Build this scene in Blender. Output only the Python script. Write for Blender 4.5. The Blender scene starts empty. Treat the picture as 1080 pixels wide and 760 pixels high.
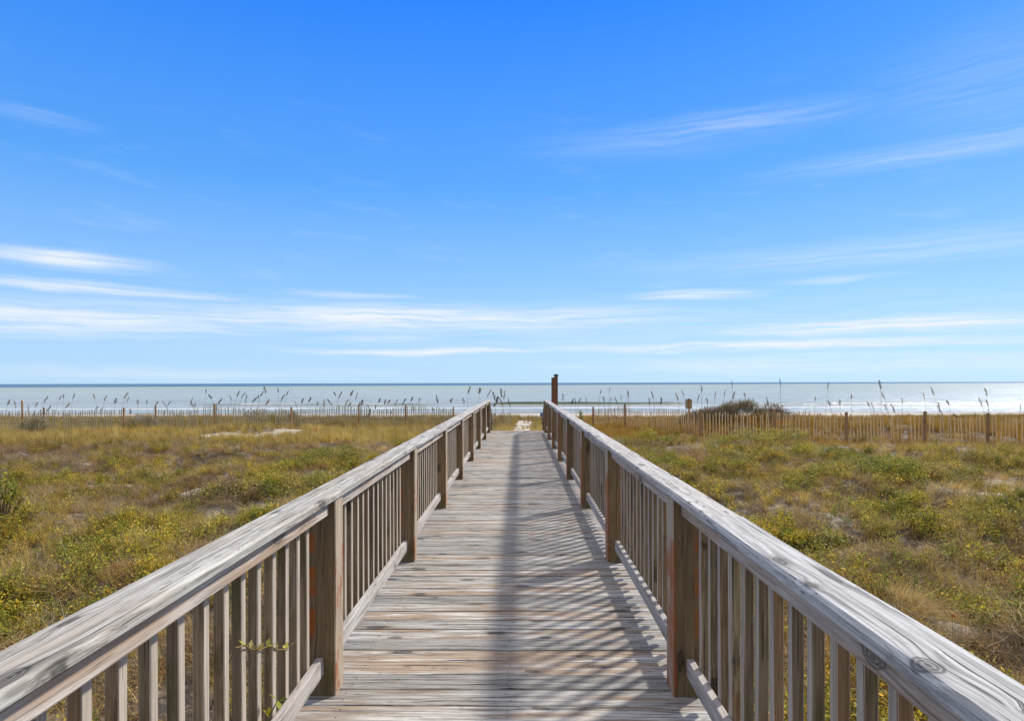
import bpy, math, random
import numpy as np
from mathutils import Vector, Matrix
R = math.radians
rng = random.Random(11)
nr = np.random.RandomState(5)
scene = bpy.context.scene
col = scene.collection

# ------------------------------------------------------------ placement helper
CAMX, CAMZ, F = 0.08, 1.575, 650.0
def at(px, py, d):
    """photo pixel + distance along the boardwalk -> point in the place"""
    return Vector((CAMX + (px-548)/F*d, d, CAMZ - (py-403.5)/F*d))
def wx(px, d): return CAMX + (px-548)/F*d

# ------------------------------------------------------------ numpy value noise
def _h(ix, iy, s):
    n = (ix.astype(np.int64)*374761393 + iy.astype(np.int64)*668265263 + s*974634777) & 0xffffffff
    n = ((n ^ (n >> 13))*1274126177) & 0xffffffff
    n = (n ^ (n >> 16)) & 0xffffffff
    return n/4294967295.0
def vnoise(x, y, s=0):
    x = np.asarray(x, float); y = np.asarray(y, float)
    ix = np.floor(x); iy = np.floor(y); fx = x-ix; fy = y-iy
    fx = fx*fx*(3-2*fx); fy = fy*fy*(3-2*fy)
    a = _h(ix, iy, s); b = _h(ix+1, iy, s); c = _h(ix, iy+1, s); d = _h(ix+1, iy+1, s)
    return (a*(1-fx)+b*fx)*(1-fy)+(c*(1-fx)+d*fx)*fy
def fbm(x, y, s=0, o=3):
    t = 0; a = .5; n = 0
    for k in range(o):
        t = t+a*vnoise(x*2**k, y*2**k, s+k*17); n += a; a *= .5
    return t/n
def sst(a, b, x):
    t = np.clip((x-a)/(b-a), 0, 1); return t*t*(3-2*t)
def gz(x, y):
    x = np.asarray(x, float); y = np.asarray(y, float)
    base = -0.95 + .10*sst(12, 22, y) - .18*sst(31, 38, y) - 1.05*sst(42, 62, y) - 1.75*sst(55, 122, y)*1.0 - 3*sst(120, 200, y)
    w = (1-sst(45, 60, y))*(1-.55*sst(21, 26, y))
    b = (fbm(x/1.9, y/1.3, 3, 3)-.5)*.85 + (fbm(x/7, y/7, 9, 2)-.5)*.32
    ax = np.abs(x); b = b*(.35+.65*sst(1.0, 3.0, ax))
    m = .62*np.exp(-((x-10.3)/2.9)**2-((y-29)/2.0)**2) + .45*np.exp(-((x-17)/4)**2-((y-27.5)/2.0)**2)
    m = m + .25*np.exp(-((x+12)/3)**2-((y-36)/2.5)**2) + .25*np.exp(-((x+22)/7)**2-((y-35)/3)**2)
    m = m - .15*np.exp(-((x+16)/7)**2-((y-22.5)/1.6)**2)
    m = m + .32*np.exp(-((x+12.0)/3.2)**2-((y-28.6)/1.3)**2)
    return base + b*w + m
def g1(x, y): return float(gz(x, y))

# sand openings in the vegetation
SAND = [(-12.9, 27.2, 1.7, .55), (-10.6, 28.1, 1.1, 1.0), (11.6, 14.0, 2.0, 1.5), (13.6, 15.6, 2.2, 1.2), (10.2, 12.2, 1.0, .7), (6.0, 21.5, 1.4, .9),
        (-7.5, 14.5, .9, .5), (-10.4, 16, .8, .4), (-5.6, 12.4, .9, .35), (0.2, 30, .6, 9.5), (.35, 38, .62, 6)]
def sand_mask(x, y):
    x = np.asarray(x, float); y = np.asarray(y, float)
    wob = (fbm(x/.6, y/.6, 41, 2)-.5)*.9
    s = np.zeros_like(x)
    for (cx, cy, rx, ry) in SAND:
        d = np.sqrt(((x-cx)/rx)**2+((y-cy)/ry)**2)+wob
        s = np.maximum(s, 1-sst(.7, 1.15, d))
    return s*np.maximum(.45+.55*sst(.40, .56, fbm(x/.45, y/.45, 43, 2)), (y > 25)*.93)

# ------------------------------------------------------------ node helpers
class NT:
    def __init__(s, nt): s.nt = nt; s.n = nt.nodes; s.l = nt.links
    def put(s, sock, v):
        if v is None: return
        if isinstance(v, bpy.types.NodeSocket): s.l.new(v, sock)
        else:
            if hasattr(sock.default_value, '__len__'):
                L = len(sock.default_value)
                if not hasattr(v, '__len__'): v = (v,)*L
                v = tuple(v)
                if L == 4 and len(v) == 3: v = v+(1,)
                sock.default_value = v
            else: sock.default_value = v
    def math(s, op, a, b=None, c=None, clamp=False):
        n = s.n.new('ShaderNodeMath'); n.operation = op; n.use_clamp = clamp
        s.put(n.inputs[0], a); s.put(n.inputs[1], b); s.put(n.inputs[2], c); return n.outputs[0]
    def vm(s, op, a, b=None):
        n = s.n.new('ShaderNodeVectorMath'); n.operation = op
        s.put(n.inputs[0], a); s.put(n.inputs[1], b); return n.outputs[0]
    def noise(s, v, scale=1, detail=4, rough=.6, dist=0):
        n = s.n.new('ShaderNodeTexNoise'); s.put(n.inputs['Vector'], v); n.inputs['Scale'].default_value = scale
        n.inputs['Detail'].default_value = detail; n.inputs['Roughness'].default_value = rough; n.inputs['Distortion'].default_value = dist
        return n.outputs['Fac']
    def voro(s, v, scale=1, feat='F1', out='Distance'):
        n = s.n.new('ShaderNodeTexVoronoi'); n.feature = feat; s.put(n.inputs['Vector'], v); n.inputs['Scale'].default_value = scale
        return n.outputs[out]
    def mr(s, v, a, b, c=0., d=1., smooth=True):
        n = s.n.new('ShaderNodeMapRange'); n.interpolation_type = 'SMOOTHSTEP' if smooth else 'LINEAR'
        s.put(n.inputs['Value'], v)
        for k, q in zip(('From Min', 'From Max', 'To Min', 'To Max'), (a, b, c, d)): s.put(n.inputs[k], q)
        return n.outputs['Result']
    def mix(s, f, a, b, mode='MIX'):
        n = s.n.new('ShaderNodeMix'); n.data_type = 'RGBA'; n.blend_type = mode
        s.put(n.inputs[0], f); s.put(n.inputs[6], a); s.put(n.inputs[7], b); return n.outputs[2]
    def attr(s, name, kind='GEOMETRY'):
        n = s.n.new('ShaderNodeAttribute'); n.attribute_name = name; n.attribute_type = kind; return n
    def sep(s, v):
        n = s.n.new('ShaderNodeSeparateXYZ'); s.put(n.inputs[0], v); return n.outputs
    def comb(s, x, y, z):
        n = s.n.new('ShaderNodeCombineXYZ'); s.put(n.inputs[0], x); s.put(n.inputs[1], y); s.put(n.inputs[2], z); return n.outputs[0]
    def bump(s, h, strength, dist, normal=None):
        n = s.n.new('ShaderNodeBump'); s.put(n.inputs['Height'], h); n.inputs['Strength'].default_value = strength
        n.inputs['Distance'].default_value = dist; s.put(n.inputs['Normal'], normal); return n.outputs[0]
def newmat(name):
    m = bpy.data.materials.new(name); m.use_nodes = True
    t = NT(m.node_tree); p = m.node_tree.nodes['Principled BSDF']
    return m, t, p

# ------------------------------------------------------------ materials
def wood(name, light, mid, dark, brown, brown_amt=.5, contrast=1., crack=1., stain=None, green=0., rough=.85, mottle=0., lit_side=None, knots=(), vary=(.80, 1.12), bandk=.75):
    m, t, p = newmat(name)
    gc = t.attr('gc').outputs['Vector']; rnd = t.attr('rnd').outputs['Fac']
    x, y, z = t.sep(gc)
    # knots, a little longer along the grain than across
    kv = t.comb(t.math('MULTIPLY', x, 1.9), t.math('MULTIPLY', y, 4.6), 0)
    vn = t.n.new('ShaderNodeTexVoronoi'); vn.voronoi_dimensions = '2D'; vn.inputs['Scale'].default_value = 1.0; vn.inputs['Randomness'].default_value = .95; t.put(vn.inputs['Vector'], kv); kd = vn.outputs['Distance']
    kn = t.noise(t.vm('MULTIPLY', gc, (14, 40, 40)), 1, 2, .5)
    kd = t.math('ADD', kd, t.math('MULTIPLY', t.math('SUBTRACT', kn, .5), .11))
    kr, kg, kb = t.sep(vn.outputs['Color'])
    kd = t.math('ADD', kd, t.mr(kr, .45, .55, .30, 0))          # most cells carry no knot
    kd = t.math('ADD', kd, t.math('MULTIPLY', kg, .045))
    if knots:                                                       # knots of one particular board, where they sit on it
        ob = t.n.new('ShaderNodeTexCoord').outputs['Object']
        for (kx, ky, kz, ra, rb) in knots:
            q = t.vm('MULTIPLY', t.vm('SUBTRACT', ob, (kx, ky, kz)), (1/rb, 1/ra, 1/max(rb, .02)))
            ln = t.n.new('ShaderNodeVectorMath'); ln.operation = 'LENGTH'; t.put(ln.inputs[0], q)
            kd = t.math('MINIMUM', kd, t.math('ADD', t.math('MULTIPLY', ln.outputs['Value'], .1), t.math('MULTIPLY', t.math('SUBTRACT', kn, .5), .03)))
    infl = t.mr(kd, .04, .42, 1, 0)
    wav = t.noise(t.vm('MULTIPLY', gc, (1.1, 5, 5)), 1, 3, .55)
    y2 = t.math('ADD', y, t.math('ADD', t.math('MULTIPLY', infl, .014), t.math('MULTIPLY', wav, .013)))
    gv = t.comb(t.math('MULTIPLY', x, 3.2), t.math('MULTIPLY', y2, 190), t.math('MULTIPLY', z, 190))
    fine = t.noise(gv, 1, 3, .7)
    gv0 = t.comb(t.math('MULTIPLY', x, 1.5), t.math('MULTIPLY', y2, 62), t.math('MULTIPLY', z, 62))
    grain = t.math('ADD', t.math('MULTIPLY', fine, .5), t.math('MULTIPLY', t.noise(gv0, 1, 4, .7), .5))
    gv2 = t.comb(t.math('MULTIPLY', x, 2.0), t.math('MULTIPLY', y2, 42), t.math('MULTIPLY', z, 42))
    band = t.noise(gv2, 1, 4, .68)
    g = t.mr(grain, .5-.13/contrast, .5+.11/contrast)
    c = t.mix(g, mid, light)
    c = t.mix(t.math('MULTIPLY', t.mr(band, .5, .72), bandk, clamp=True), c, dark)
    bb = t.noise(t.vm('ADD', t.vm('MULTIPLY', gc, (1.5, 13, 3)), t.comb(t.math('MULTIPLY', rnd, 9), 0, 0)), 1, 4, .65)
    bm = t.math('MULTIPLY', t.mr(t.math('ADD', bb, t.math('MULTIPLY', t.math('SUBTRACT', rnd, .5), .26)), .46, .68), brown_amt)
    c = t.mix(bm, c, t.mix(g, tuple(v*.62 for v in brown), brown))
    # drying cracks
    cv = t.comb(t.math('MULTIPLY', x, 1.6), t.math('MULTIPLY', y2, 85), t.math('MULTIPLY', z, 85))
    cr = t.noise(cv, 1, 3, .6)
    crm = t.math('MULTIPLY', t.mr(cr, .645, .672), crack, clamp=True)
    c = t.mix(t.math('MULTIPLY', crm, .8), c, tuple(v*.28 for v in dark))
    # knot rings
    ring = t.math('ADD', t.math('MULTIPLY', t.math('SINE', t.math('MULTIPLY', kd, 150)), .45), t.math('SUBTRACT', t.math('MULTIPLY', grain, 2.6), 1.5))
    kcore = t.mr(kd, .075, .105, 1, 0)
    kc = t.mix(t.mr(ring, -1, 1), tuple(v*.42 for v in dark), tuple(v*1.1 for v in mid))
    c = t.mix(t.math('MULTIPLY', kcore, .85), c, kc)
    edge = t.math('MULTIPLY', t.mr(kd, .085, .105), t.mr(kd, .105, .135, 1, 0))
    c = t.mix(t.math('MULTIPLY', edge, .75), c, tuple(v*.22 for v in dark))
    halo = t.mr(kd, .1, .26, 1, 0)
    c = t.mix(t.math('MULTIPLY', t.math('MULTIPLY', halo, t.mr(band, .35, .6)), .5), c, tuple(v*.7 for v in dark))
    # board to board value
    c = t.mix(1., c, t.comb(*(t.mr(rnd, 0, 1, vary[0], vary[1], False),)*3), 'MULTIPLY')
    if mottle:
        mo = t.noise(t.vm('MULTIPLY', gc, (9, 30, 30)), 1, 6, .75)
        c = t.mix(t.math('MULTIPLY', t.mr(mo, .55, .66), mottle), c, tuple(v*.3 for v in dark))
    if lit_side:  # sunlit tone painted into the side faces; fronts keep the darker wood
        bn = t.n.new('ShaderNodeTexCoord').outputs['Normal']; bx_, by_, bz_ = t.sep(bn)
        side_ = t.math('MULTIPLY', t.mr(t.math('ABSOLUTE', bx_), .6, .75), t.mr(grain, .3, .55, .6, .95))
        c = t.mix(side_, c, t.mix(g, tuple(v*.72 for v in lit_side), lit_side))
    if green:
        obj = t.n.new('ShaderNodeTexCoord').outputs['Object']
        gn = t.noise(t.vm('MULTIPLY', obj, (7, 7, 3)), 1, 5, .65)
        if lit_side: green = t.math('MULTIPLY', t.math('SUBTRACT', 1., side_), green)
        c = t.mix(t.math('MULTIPLY', t.mr(gn, .48, .68), green), c, (.075, .07, .018))
    hgt = grain
    if stain:
        obj = t.n.new('ShaderNodeTexCoord').outputs['Object']
        ox, oy, oz = t.sep(obj)
        nrm = t.n.new('ShaderNodeTexCoord').outputs['Normal']
        nx, ny, nz = t.sep(nrm)
        sgn = t.attr('side').outputs['Fac']
        wob = t.math('MULTIPLY', t.math('SUBTRACT', t.noise(obj, 9, 3, .6), .5), .02)
        across = t.math('ADD', t.math('MULTIPLY', ox, sgn), wob)          # outer side of the post is positive
        # orange ghosts of old pickets on the camera-facing face, in three steps
        saw = t.math('FRACT', t.math('MULTIPLY', t.math('ADD', oz, wob), 4.6))
        blk = t.math('MULTIPLY', t.mr(saw, .28, .34), t.mr(oz, .27, .32))
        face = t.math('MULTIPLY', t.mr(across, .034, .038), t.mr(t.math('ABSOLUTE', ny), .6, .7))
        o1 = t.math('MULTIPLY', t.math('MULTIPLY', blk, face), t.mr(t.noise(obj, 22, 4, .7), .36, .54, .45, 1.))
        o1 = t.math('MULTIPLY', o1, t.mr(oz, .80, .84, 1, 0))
        # inner side: rusty wash below the grey top
        n2 = t.noise(t.vm('MULTIPLY', obj, (12, 12, 5)), 1, 5, .7)
        pr = t.n.new('ShaderNodeObjectInfo').outputs['Random']
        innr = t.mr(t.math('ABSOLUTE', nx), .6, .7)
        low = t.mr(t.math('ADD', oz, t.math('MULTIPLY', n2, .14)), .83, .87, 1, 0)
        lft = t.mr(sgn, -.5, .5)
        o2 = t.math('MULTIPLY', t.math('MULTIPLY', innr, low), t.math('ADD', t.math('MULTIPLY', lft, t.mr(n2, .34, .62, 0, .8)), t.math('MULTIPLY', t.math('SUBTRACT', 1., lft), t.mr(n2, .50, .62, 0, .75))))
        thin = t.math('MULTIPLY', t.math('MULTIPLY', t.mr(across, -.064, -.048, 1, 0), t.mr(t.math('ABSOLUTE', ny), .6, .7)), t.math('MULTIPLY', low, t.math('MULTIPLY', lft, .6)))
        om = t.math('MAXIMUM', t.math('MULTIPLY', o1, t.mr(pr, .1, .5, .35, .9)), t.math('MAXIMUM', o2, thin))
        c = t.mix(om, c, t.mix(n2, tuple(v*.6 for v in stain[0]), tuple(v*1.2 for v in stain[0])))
    t.put(p.inputs['Base Color'], c); p.inputs['Roughness'].default_value = rough
    p.inputs['Specular IOR Level'].default_value = .25
    h = t.math('ADD', t.math('MULTIPLY', hgt, .6), t.math('MULTIPLY', crm, -.9))
    h = t.math('ADD', h, t.math('MULTIPLY', kcore, .15))
    t.put(p.inputs['Normal'], t.bump(h, .9, .006))
    return m

def plain(name, c, rough=.6, var=.3, scale=20, metal=0):
    m, t, p = newmat(name)
    o = t.n.new('ShaderNodeTexCoord').outputs['Object']
    n = t.noise(o, scale, 5, .65)
    t.put(p.inputs['Base Color'], t.mix(n, tuple(v*(1-var) for v in c), tuple(v*(1+var) for v in c)))
    p.inputs['Roughness'].default_value = rough; p.inputs['Metallic'].default_value = metal
    t.put(p.inputs['Normal'], t.bump(n, .3, .003))
    return m

def foliage(name, transl=.3):
    m, t, p = newmat(name)
    c = t.attr('col').outputs['Color']
    ti = t.attr('tint', 'INSTANCER').outputs['Color']
    c = t.mix(1., c, ti, 'MULTIPLY')
    t.put(p.inputs['Base Color'], c); p.inputs['Roughness'].default_value = .65; p.inputs['Specular IOR Level'].default_value = .2
    tr = t.n.new('ShaderNodeBsdfTranslucent'); t.put(tr.inputs[0], c)
    ms = t.n.new('ShaderNodeMixShader'); ms.inputs[0].default_value = transl
    t.l.new(p.outputs[0], ms.inputs[1]); t.l.new(tr.outputs[0], ms.inputs[2])
    t.l.new(ms.outputs[0], t.n['Material Output'].inputs[0])
    return m
def foliage_solo(name, transl=.3):
    m, t, p = newmat(name)
    c = t.attr('col').outputs['Color']
    t.put(p.inputs['Base Color'], c); p.inputs['Roughness'].default_value = .65; p.inputs['Specular IOR Level'].default_value = .2
    tr = t.n.new('ShaderNodeBsdfTranslucent'); t.put(tr.inputs[0], c)
    ms = t.n.new('ShaderNodeMixShader'); ms.inputs[0].default_value = transl
    t.l.new(p.outputs[0], ms.inputs[1]); t.l.new(tr.outputs[0], ms.inputs[2])
    t.l.new(ms.outputs[0], t.n['Material Output'].inputs[0])
    return m

M = {}
M['deck'] = wood('weathered_deck_wood', (.625, .60, .545), (.265, .24, .205), (.066, .054, .044), (.36, .265, .185), .95, 1.45, 1.8, mottle=.45, vary=(.58, 1.14), bandk=1.15)
M['cap'] = wood('weathered_cap_wood', (.53, .505, .47), (.32, .295, .265), (.13, .112, .095), (.38, .29, .23), .4, 1.1, 1., mottle=.25)
M['cap_dirty'] = wood('lichen_spotted_cap_wood', (.57, .55, .51), (.29, .275, .25), (.12, .108, .095), (.38, .30, .24), .35, 1., 1., mottle=.85)
M['cap_knotty'] = wood('knotty_cap_wood', (.56, .55, .52), (.31, .30, .28), (.11, .10, .09), (.38, .31, .25), .25, 1.15, 1.3, mottle=.25,
                      knots=((.848, 1.17, 1.035, .030, .022), (.846, 1.63, 1.035, .020, .013), (.935, 1.71, 1.04, .055, .009), (.90, 1.0, 1.04, .012, .008)))
M['cap_split'] = wood('split_cap_wood', (.56, .535, .475), (.29, .265, .225), (.09, .075, .06), (.40, .31, .22), .5, 1.35, 1.7, mottle=.4,
                     knots=((-.955, 1.40, 1.035, .028, .007), (-.87, 1.12, 1.03, .05, .018), (-.95, 2.6, 1.035, .03, .008)))
M['rail'] = wood('rail_wood', (.60, .53, .45), (.40, .34, .285), (.20, .155, .12), (.42, .27, .16), .7, .9, .6)
M['picket'] = wood('baluster_wood', (.35, .26, .165), (.205, .14, .078), (.07, .045, .026), (.24, .13, .06), .7, 1.1, .9, green=.6, lit_side=(.53, .45, .355), vary=(.58, 1.15))
M['post'] = wood('post_wood', (.29, .20, .11), (.175, .115, .06), (.08, .052, .03), (.27, .155, .07), .6, 1., .6, stain=((.34, .085, .016), 1.), green=.65, lit_side=(.48, .385, .28), mottle=.35, vary=(.7, 1.15))
M['beam'] = wood('joist_wood', (.30, .24, .18), (.2, .15, .1), (.09, .06, .04), (.2, .13, .08), .5, 1., .5)
M['fence_tan'] = wood('tan_slat_wood', (.88, .63, .35), (.76, .50, .24), (.46, .28, .13), (.78, .45, .18), .6, .8, .3)
M['fence_grey'] = wood('grey_slat_wood', (.58, .52, .37), (.43, .36, .23), (.22, .175, .11), (.42, .31, .16), .5, .8, .3)
M['stake'] = wood('stake_wood', (.44, .25, .11), (.31, .165, .07), (.14, .075, .04), (.34, .15, .05), .5, .8, .3)
M['nail'] = plain('rusty_nail', (.05, .035, .03), .7, .3, 60, .5)
M['wire'] = plain('fence_wire', (.10, .09, .08), .6, .2, 30, .6)
M['capdark'] = plain('dark_post_cap', (.05, .045, .04), .6, .3, 40)
M['tallpost'] = wood('red_brown_post_wood', (.26, .12, .06), (.18, .08, .04), (.08, .04, .025), (.22, .09, .04), .5, .8, .4)
M['blue'] = plain('blue_plastic', (.03, .11, .22), .5, .15, 6)
M['signface'] = plain('bare_sign_back', (.36, .28, .16), .7, .25, 12)
M['bark'] = plain('twig_bark', (.13, .095, .07), .9, .4, 60)
M['veg'] = foliage('dune_leaf', .32)
M['leaf'] = foliage_solo('shrub_leaf', .3)
M['oat'] = foliage_solo('sea_oat_straw', .15)

# ------------------------------------------------------------ mesh builder
class MB:
    def __init__(s): s.v = []; s.f = []; s.gc = []; s.rnd = []; s.col = []; s.mi = []
    def add(s, vs, fs, gc=None, rnd=.5, colr=None, mi=0):
        b = len(s.v); s.v += [tuple(v) for v in vs]; s.f += [tuple(b+i for i in f) for f in fs]
        s.gc += ([tuple(g) for g in gc] if gc is not None else [tuple(v) for v in vs])
        s.rnd += [rnd]*len(vs); s.col += [colr or (.5, .5, .5)]*len(vs); s.mi += [mi]*len(fs)
    def build(s, name, mats, parent=None, loc=(0, 0, 0), usecol=False, smooth=False, side=None, link=True):
        me = bpy.data.meshes.new(name)
        L = Vector(loc)
        me.from_pydata([(v[0]-L.x, v[1]-L.y, v[2]-L.z) for v in s.v], [], s.f)
        for m in (mats if isinstance(mats, (list, tuple)) else [mats]): me.materials.append(m)
        me.polygons.foreach_set('material_index', s.mi)
        if usecol:
            a = me.attributes.new('col', 'FLOAT_COLOR', 'POINT')
            arr = np.ones((len(s.v), 4), np.float32); arr[:, :3] = s.col; a.data.foreach_set('color', arr.ravel())
        else:
            a = me.attributes.new('gc', 'FLOAT_VECTOR', 'POINT'); a.data.foreach_set('vector', np.array(s.gc, np.float32).ravel())
            a = me.attributes.new('rnd', 'FLOAT', 'POINT'); a.data.foreach_set('value', np.array(s.rnd, np.float32))
            if side is not None:
                a = me.attributes.new('side', 'FLOAT', 'POINT'); a.data.foreach_set('value', np.full(len(s.v), side, np.float32))
        if smooth: me.polygons.foreach_set('use_smooth', [True]*len(s.f))
        me.update()
        o = bpy.data.objects.new(name, me)
        if link: col.objects.link(o)
        o.location = L
        if parent is not None:
            o.parent = parent
            o.location = L - Vector(parent.location)
        return o
def board(mb, a, b, up, w, t, ch=.004, segs=1, jit=0., rnd=None, mi=0, uneven=0.):
    """rounded-edge board from a to b; w across (dir x up), t along up"""
    a = Vector(a); b = Vector(b); d = b-a; L = d.length; d.normalize(); up = Vector(up); up = (up-d*up.dot(d)).normalized(); sd = d.cross(up)
    hw, ht = w/2, t/2
    prof = [(-hw+ch, -ht), (hw-ch, -ht), (hw, -ht+ch), (hw, ht-ch), (hw-ch, ht), (-hw+ch, ht), (-hw, ht-ch), (-hw, -ht+ch)]
    ox, oy, oz = rng.random()*97, rng.random()*31, rng.random()*31
    vs = []; gc = []
    for k in range(segs+1):
        s = k/segs; c = a+d*(L*s); j = (rng.random()-.5)*2*jit; j2 = (rng.random()-.5)*2*jit
        for (pu, pv) in prof:
            e = (rng.random()-.5)*2*uneven
            vs.append(c+sd*(pu+j+e)+up*(pv+j2+e*.6)); gc.append((L*s+ox, pu+oy, pv+oz))
    n = 8; fs = []
    for k in range(segs):
        for i in range(n): fs.append((k*n+i, k*n+(i+1) % n, (k+1)*n+(i+1) % n, (k+1)*n+i))
    fs.append(tuple(range(n-1, -1, -1))); fs.append(tuple(segs*n+i for i in range(n)))
    mb.add(vs, fs, gc, rng.random() if rnd is None else rnd, mi=mi)
def tube(mb, pts, rads, n=6, colr=None, rnd=.5, mi=0, cap=True):
    pts = [Vector(p) for p in pts]; vs = []; fs = []
    for i, p in enumerate(pts):
        d = (pts[min(i+1, len(pts)-1)]-pts[max(i-1, 0)]).normalized()
        u = d.cross(Vector((.3, .2, 1)) if abs(d.z) < .9 else Vector((1, 0, 0))).normalized(); w = d.cross(u)
        for k in range(n):
            q = 2*math.pi*k/n; vs.append(p+(u*math.cos(q)+w*math.sin(q))*rads[i])
    for i in range(len(pts)-1):
        for k in range(n): fs.append((i*n+k, i*n+(k+1) % n, (i+1)*n+(k+1) % n, (i+1)*n+k))
    if cap: fs.append(tuple(range(n-1, -1, -1))); fs.append(tuple((len(pts)-1)*n+k for k in range(n)))
    mb.add(vs, fs, None, rnd, colr, mi)
def empty(name, loc, label=None, cat=None, group=None):
    o = bpy.data.objects.new(name, None); col.objects.link(o); o.location = loc; o.empty_display_size = .2
    tag(o, label, cat, group); return o
def tag(o, label=None, cat=None, group=None, kind=None):
    if label: o['label'] = label
    if cat: o['category'] = cat
    if group: o['group'] = group
    if kind: o['kind'] = kind
    return o

# ------------------------------------------------------------ boardwalk
bw = empty('boardwalk', (0, 0, 0), 'weathered wooden boardwalk with picket railings running straight from the viewer towards the beach', 'boardwalk')
PZ = [3.17+2.325*k for k in range(8)]; PZ = [PZ[0]-4.65, PZ[0]-2.325]+PZ       # post centres
END = 20.25; BACK = -3.2
dk = MB(); y = BACK; pitch = .1555
nails = MB()
while y < END-.02:
    w = pitch-rng.choice([.004, .006, .008, .016])
    tz = rng.uniform(-.006, .001); tilt = rng.uniform(-.004, .004)
    ex = 1.03+rng.uniform(-.012, .012)
    board(dk, (-ex, y+w/2, -.019+tz), (ex+rng.uniform(-.01, .01), y+w/2+tilt, -.019+tz+rng.uniform(-.001, .001)), (0, rng.uniform(-.012, .012), 1), w, .038, .004, 8, 0, uneven=.0008)
    for nx in (-.80, 0.02, .80):
        for ny in (.3, .72):
            cx = nx+rng.uniform(-.015, .015); cy = y+w*ny+rng.uniform(-.008, .008); r = .0042
            dk.add([(cx+r*math.cos(q*math.pi/3), cy+r*math.sin(q*math.pi/3), .0012+tz) for q in range(6)], [tuple(range(6))], mi=1)
    y += pitch
dk.build('deck', [M['deck'], M['nail']], bw)
for sx in (-.9, 0, .9):
    b = MB(); board(b, (sx, BACK, -.135), (sx, END-.1, -.135), (0, 0, 1), .04, .19, .004, 1, 0); b.build('joist', M['beam'], bw)
def mk_post(x, y, top, side, name='railing_post'):
    b = MB(); bt = g1(x, y)-.3
    board(b, (x, y, bt), (x+rng.uniform(-.004, .004), y+rng.uniform(-.004, .004), top), (0, 1, 0), .14, .14, .006, 6, 0, uneven=.0008)
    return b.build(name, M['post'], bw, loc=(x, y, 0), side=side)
for sd in (-1, 1):
    for y in PZ: mk_post(sd*.92, y, .987, sd)
    # cap boards
    if sd < 0: cuts = [BACK, 5.47, 10.12, 14.77, 19.55]
    else: cuts = [BACK, 2.46, 7.80, 12.45, 17.1, 19.55]
    for i in range(len(cuts)-1):
        b = MB(); a0, a1 = cuts[i]+.003, cuts[i+1]-.003
        dx, dz = (0, 0)
        if sd > 0 and i == 0: dx, dz = -.018, .011
        cx = sd*.913+dx
        board(b, (cx, a0, 1.009+dz), (cx+rng.uniform(-.003, .003), a1, 1.009+dz), (0, 0, 1), .150, .042, .009, 14, .0012, rnd=rng.uniform(.45, .95), uneven=.0013)
        for y in PZ:
            for q in range(2):
                nx_, ny_, r = sd*(.905+rng.uniform(-.045, .045)), y+rng.uniform(-.05, .05), .0048
                if a0+.02 < ny_ < a1-.02: b.add([(nx_+r*math.cos(u*math.pi/3), ny_+r*math.sin(u*math.pi/3), 1.0318+max(dz, 0)) for u in range(6)], [tuple(range(6))], mi=1)
        b.build('cap_rail', [(M['cap_knotty'] if sd > 0 else M['cap_split']) if i == 0 else M['cap_dirty'], M['nail']], bw)
bal = []
for sd in (-1, 1):
    for i in range(len(PZ)-1):
        y0, y1 = PZ[i]+.0715, PZ[i+1]-.0715
        b = MB(); board(b, (sd*.906, y0, .947), (sd*.906, y1, .947), (1, 0, 0), .078, .038, .004, 6, .001, uneven=.0008); b.build('top_rail', M['rail'], bw)
        b = MB(); zz = .145+rng.uniform(-.006, .006); board(b, (sd*.931, y0-.0, zz), (sd*.931, y1, zz+rng.uniform(-.006, .006)), (1, 0, 0), .089, .038, .004, 6, .001, rnd=rng.uniform(.7, 1), uneven=.0008); b.build('bottom_rail', M['cap'], bw)
        n = 15; st = (y1-y0)/(n+.6)
        for k in range(n): bal.append((sd, y0+st*(k+.8)))
bal = [b for b in bal if b[1] > .3]
bal.sort(key=lambda q: q[1])
def mk_bal(b, sd, y):
    l = rng.uniform(-.006, .006); y += rng.uniform(-.006, .006)
    board(b, (sd*.9695, y, .075+rng.uniform(-.012, .01)), (sd*.9695, y+l, .985), (1, 0, 0), .038, .038, .003, 3, 0, uneven=.0006)
far = MB()
for i, (sd, y) in enumerate(bal):
    if i < 100:
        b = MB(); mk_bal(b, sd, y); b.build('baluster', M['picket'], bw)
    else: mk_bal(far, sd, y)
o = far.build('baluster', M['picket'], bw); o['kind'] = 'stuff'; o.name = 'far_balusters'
# stairs down to the sand
zs = g1(0, 22.4)
nst = 5; rise = (0-zs)/nst
for k in range(nst-1):
    b = MB()
    for j in range(2): board(b, (-.93, END+.10+k*.30+j*.145, -rise*(k+1)-.019), (.93, END+.10+k*.30+j*.145, -rise*(k+1)-.019), (0, 0, 1), .14, .038, .004, 4, 0, uneven=.0008)
    b.build('stair_tread', M['deck'], bw)
for sd in (-1, 1):
    b = MB(); board(b, (sd*.95, END-.02, -.13), (sd*.95, END+1.62, zs+.0), (0, 0, 1), .038, .22, .004, 1, 0); b.build('stringer', M['beam'], bw)
    b = MB(); board(b, (sd*.90, 19.57, .985), (sd*.90, END+1.5, zs+1.0), (0, 0, 1), .10, .038, .004, 4, 0); b.build('stair_rail', M['cap_dirty'], bw)
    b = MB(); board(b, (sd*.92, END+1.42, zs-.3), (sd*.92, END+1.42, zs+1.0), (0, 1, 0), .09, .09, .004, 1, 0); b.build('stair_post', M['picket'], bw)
    b = MB()
    for k in range(9):
        yy = 19.75+k*.2; zt = .985+(zs+1.0-.985)*(yy-19.57)/(END+1.5-19.57)
        board(b, (sd*.955, yy, zt-.85), (sd*.955, yy, zt-.03), (1, 0, 0), .034, .034, .003, 1, 0)
    b.build('stair_baluster', M['picket'], bw)

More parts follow.
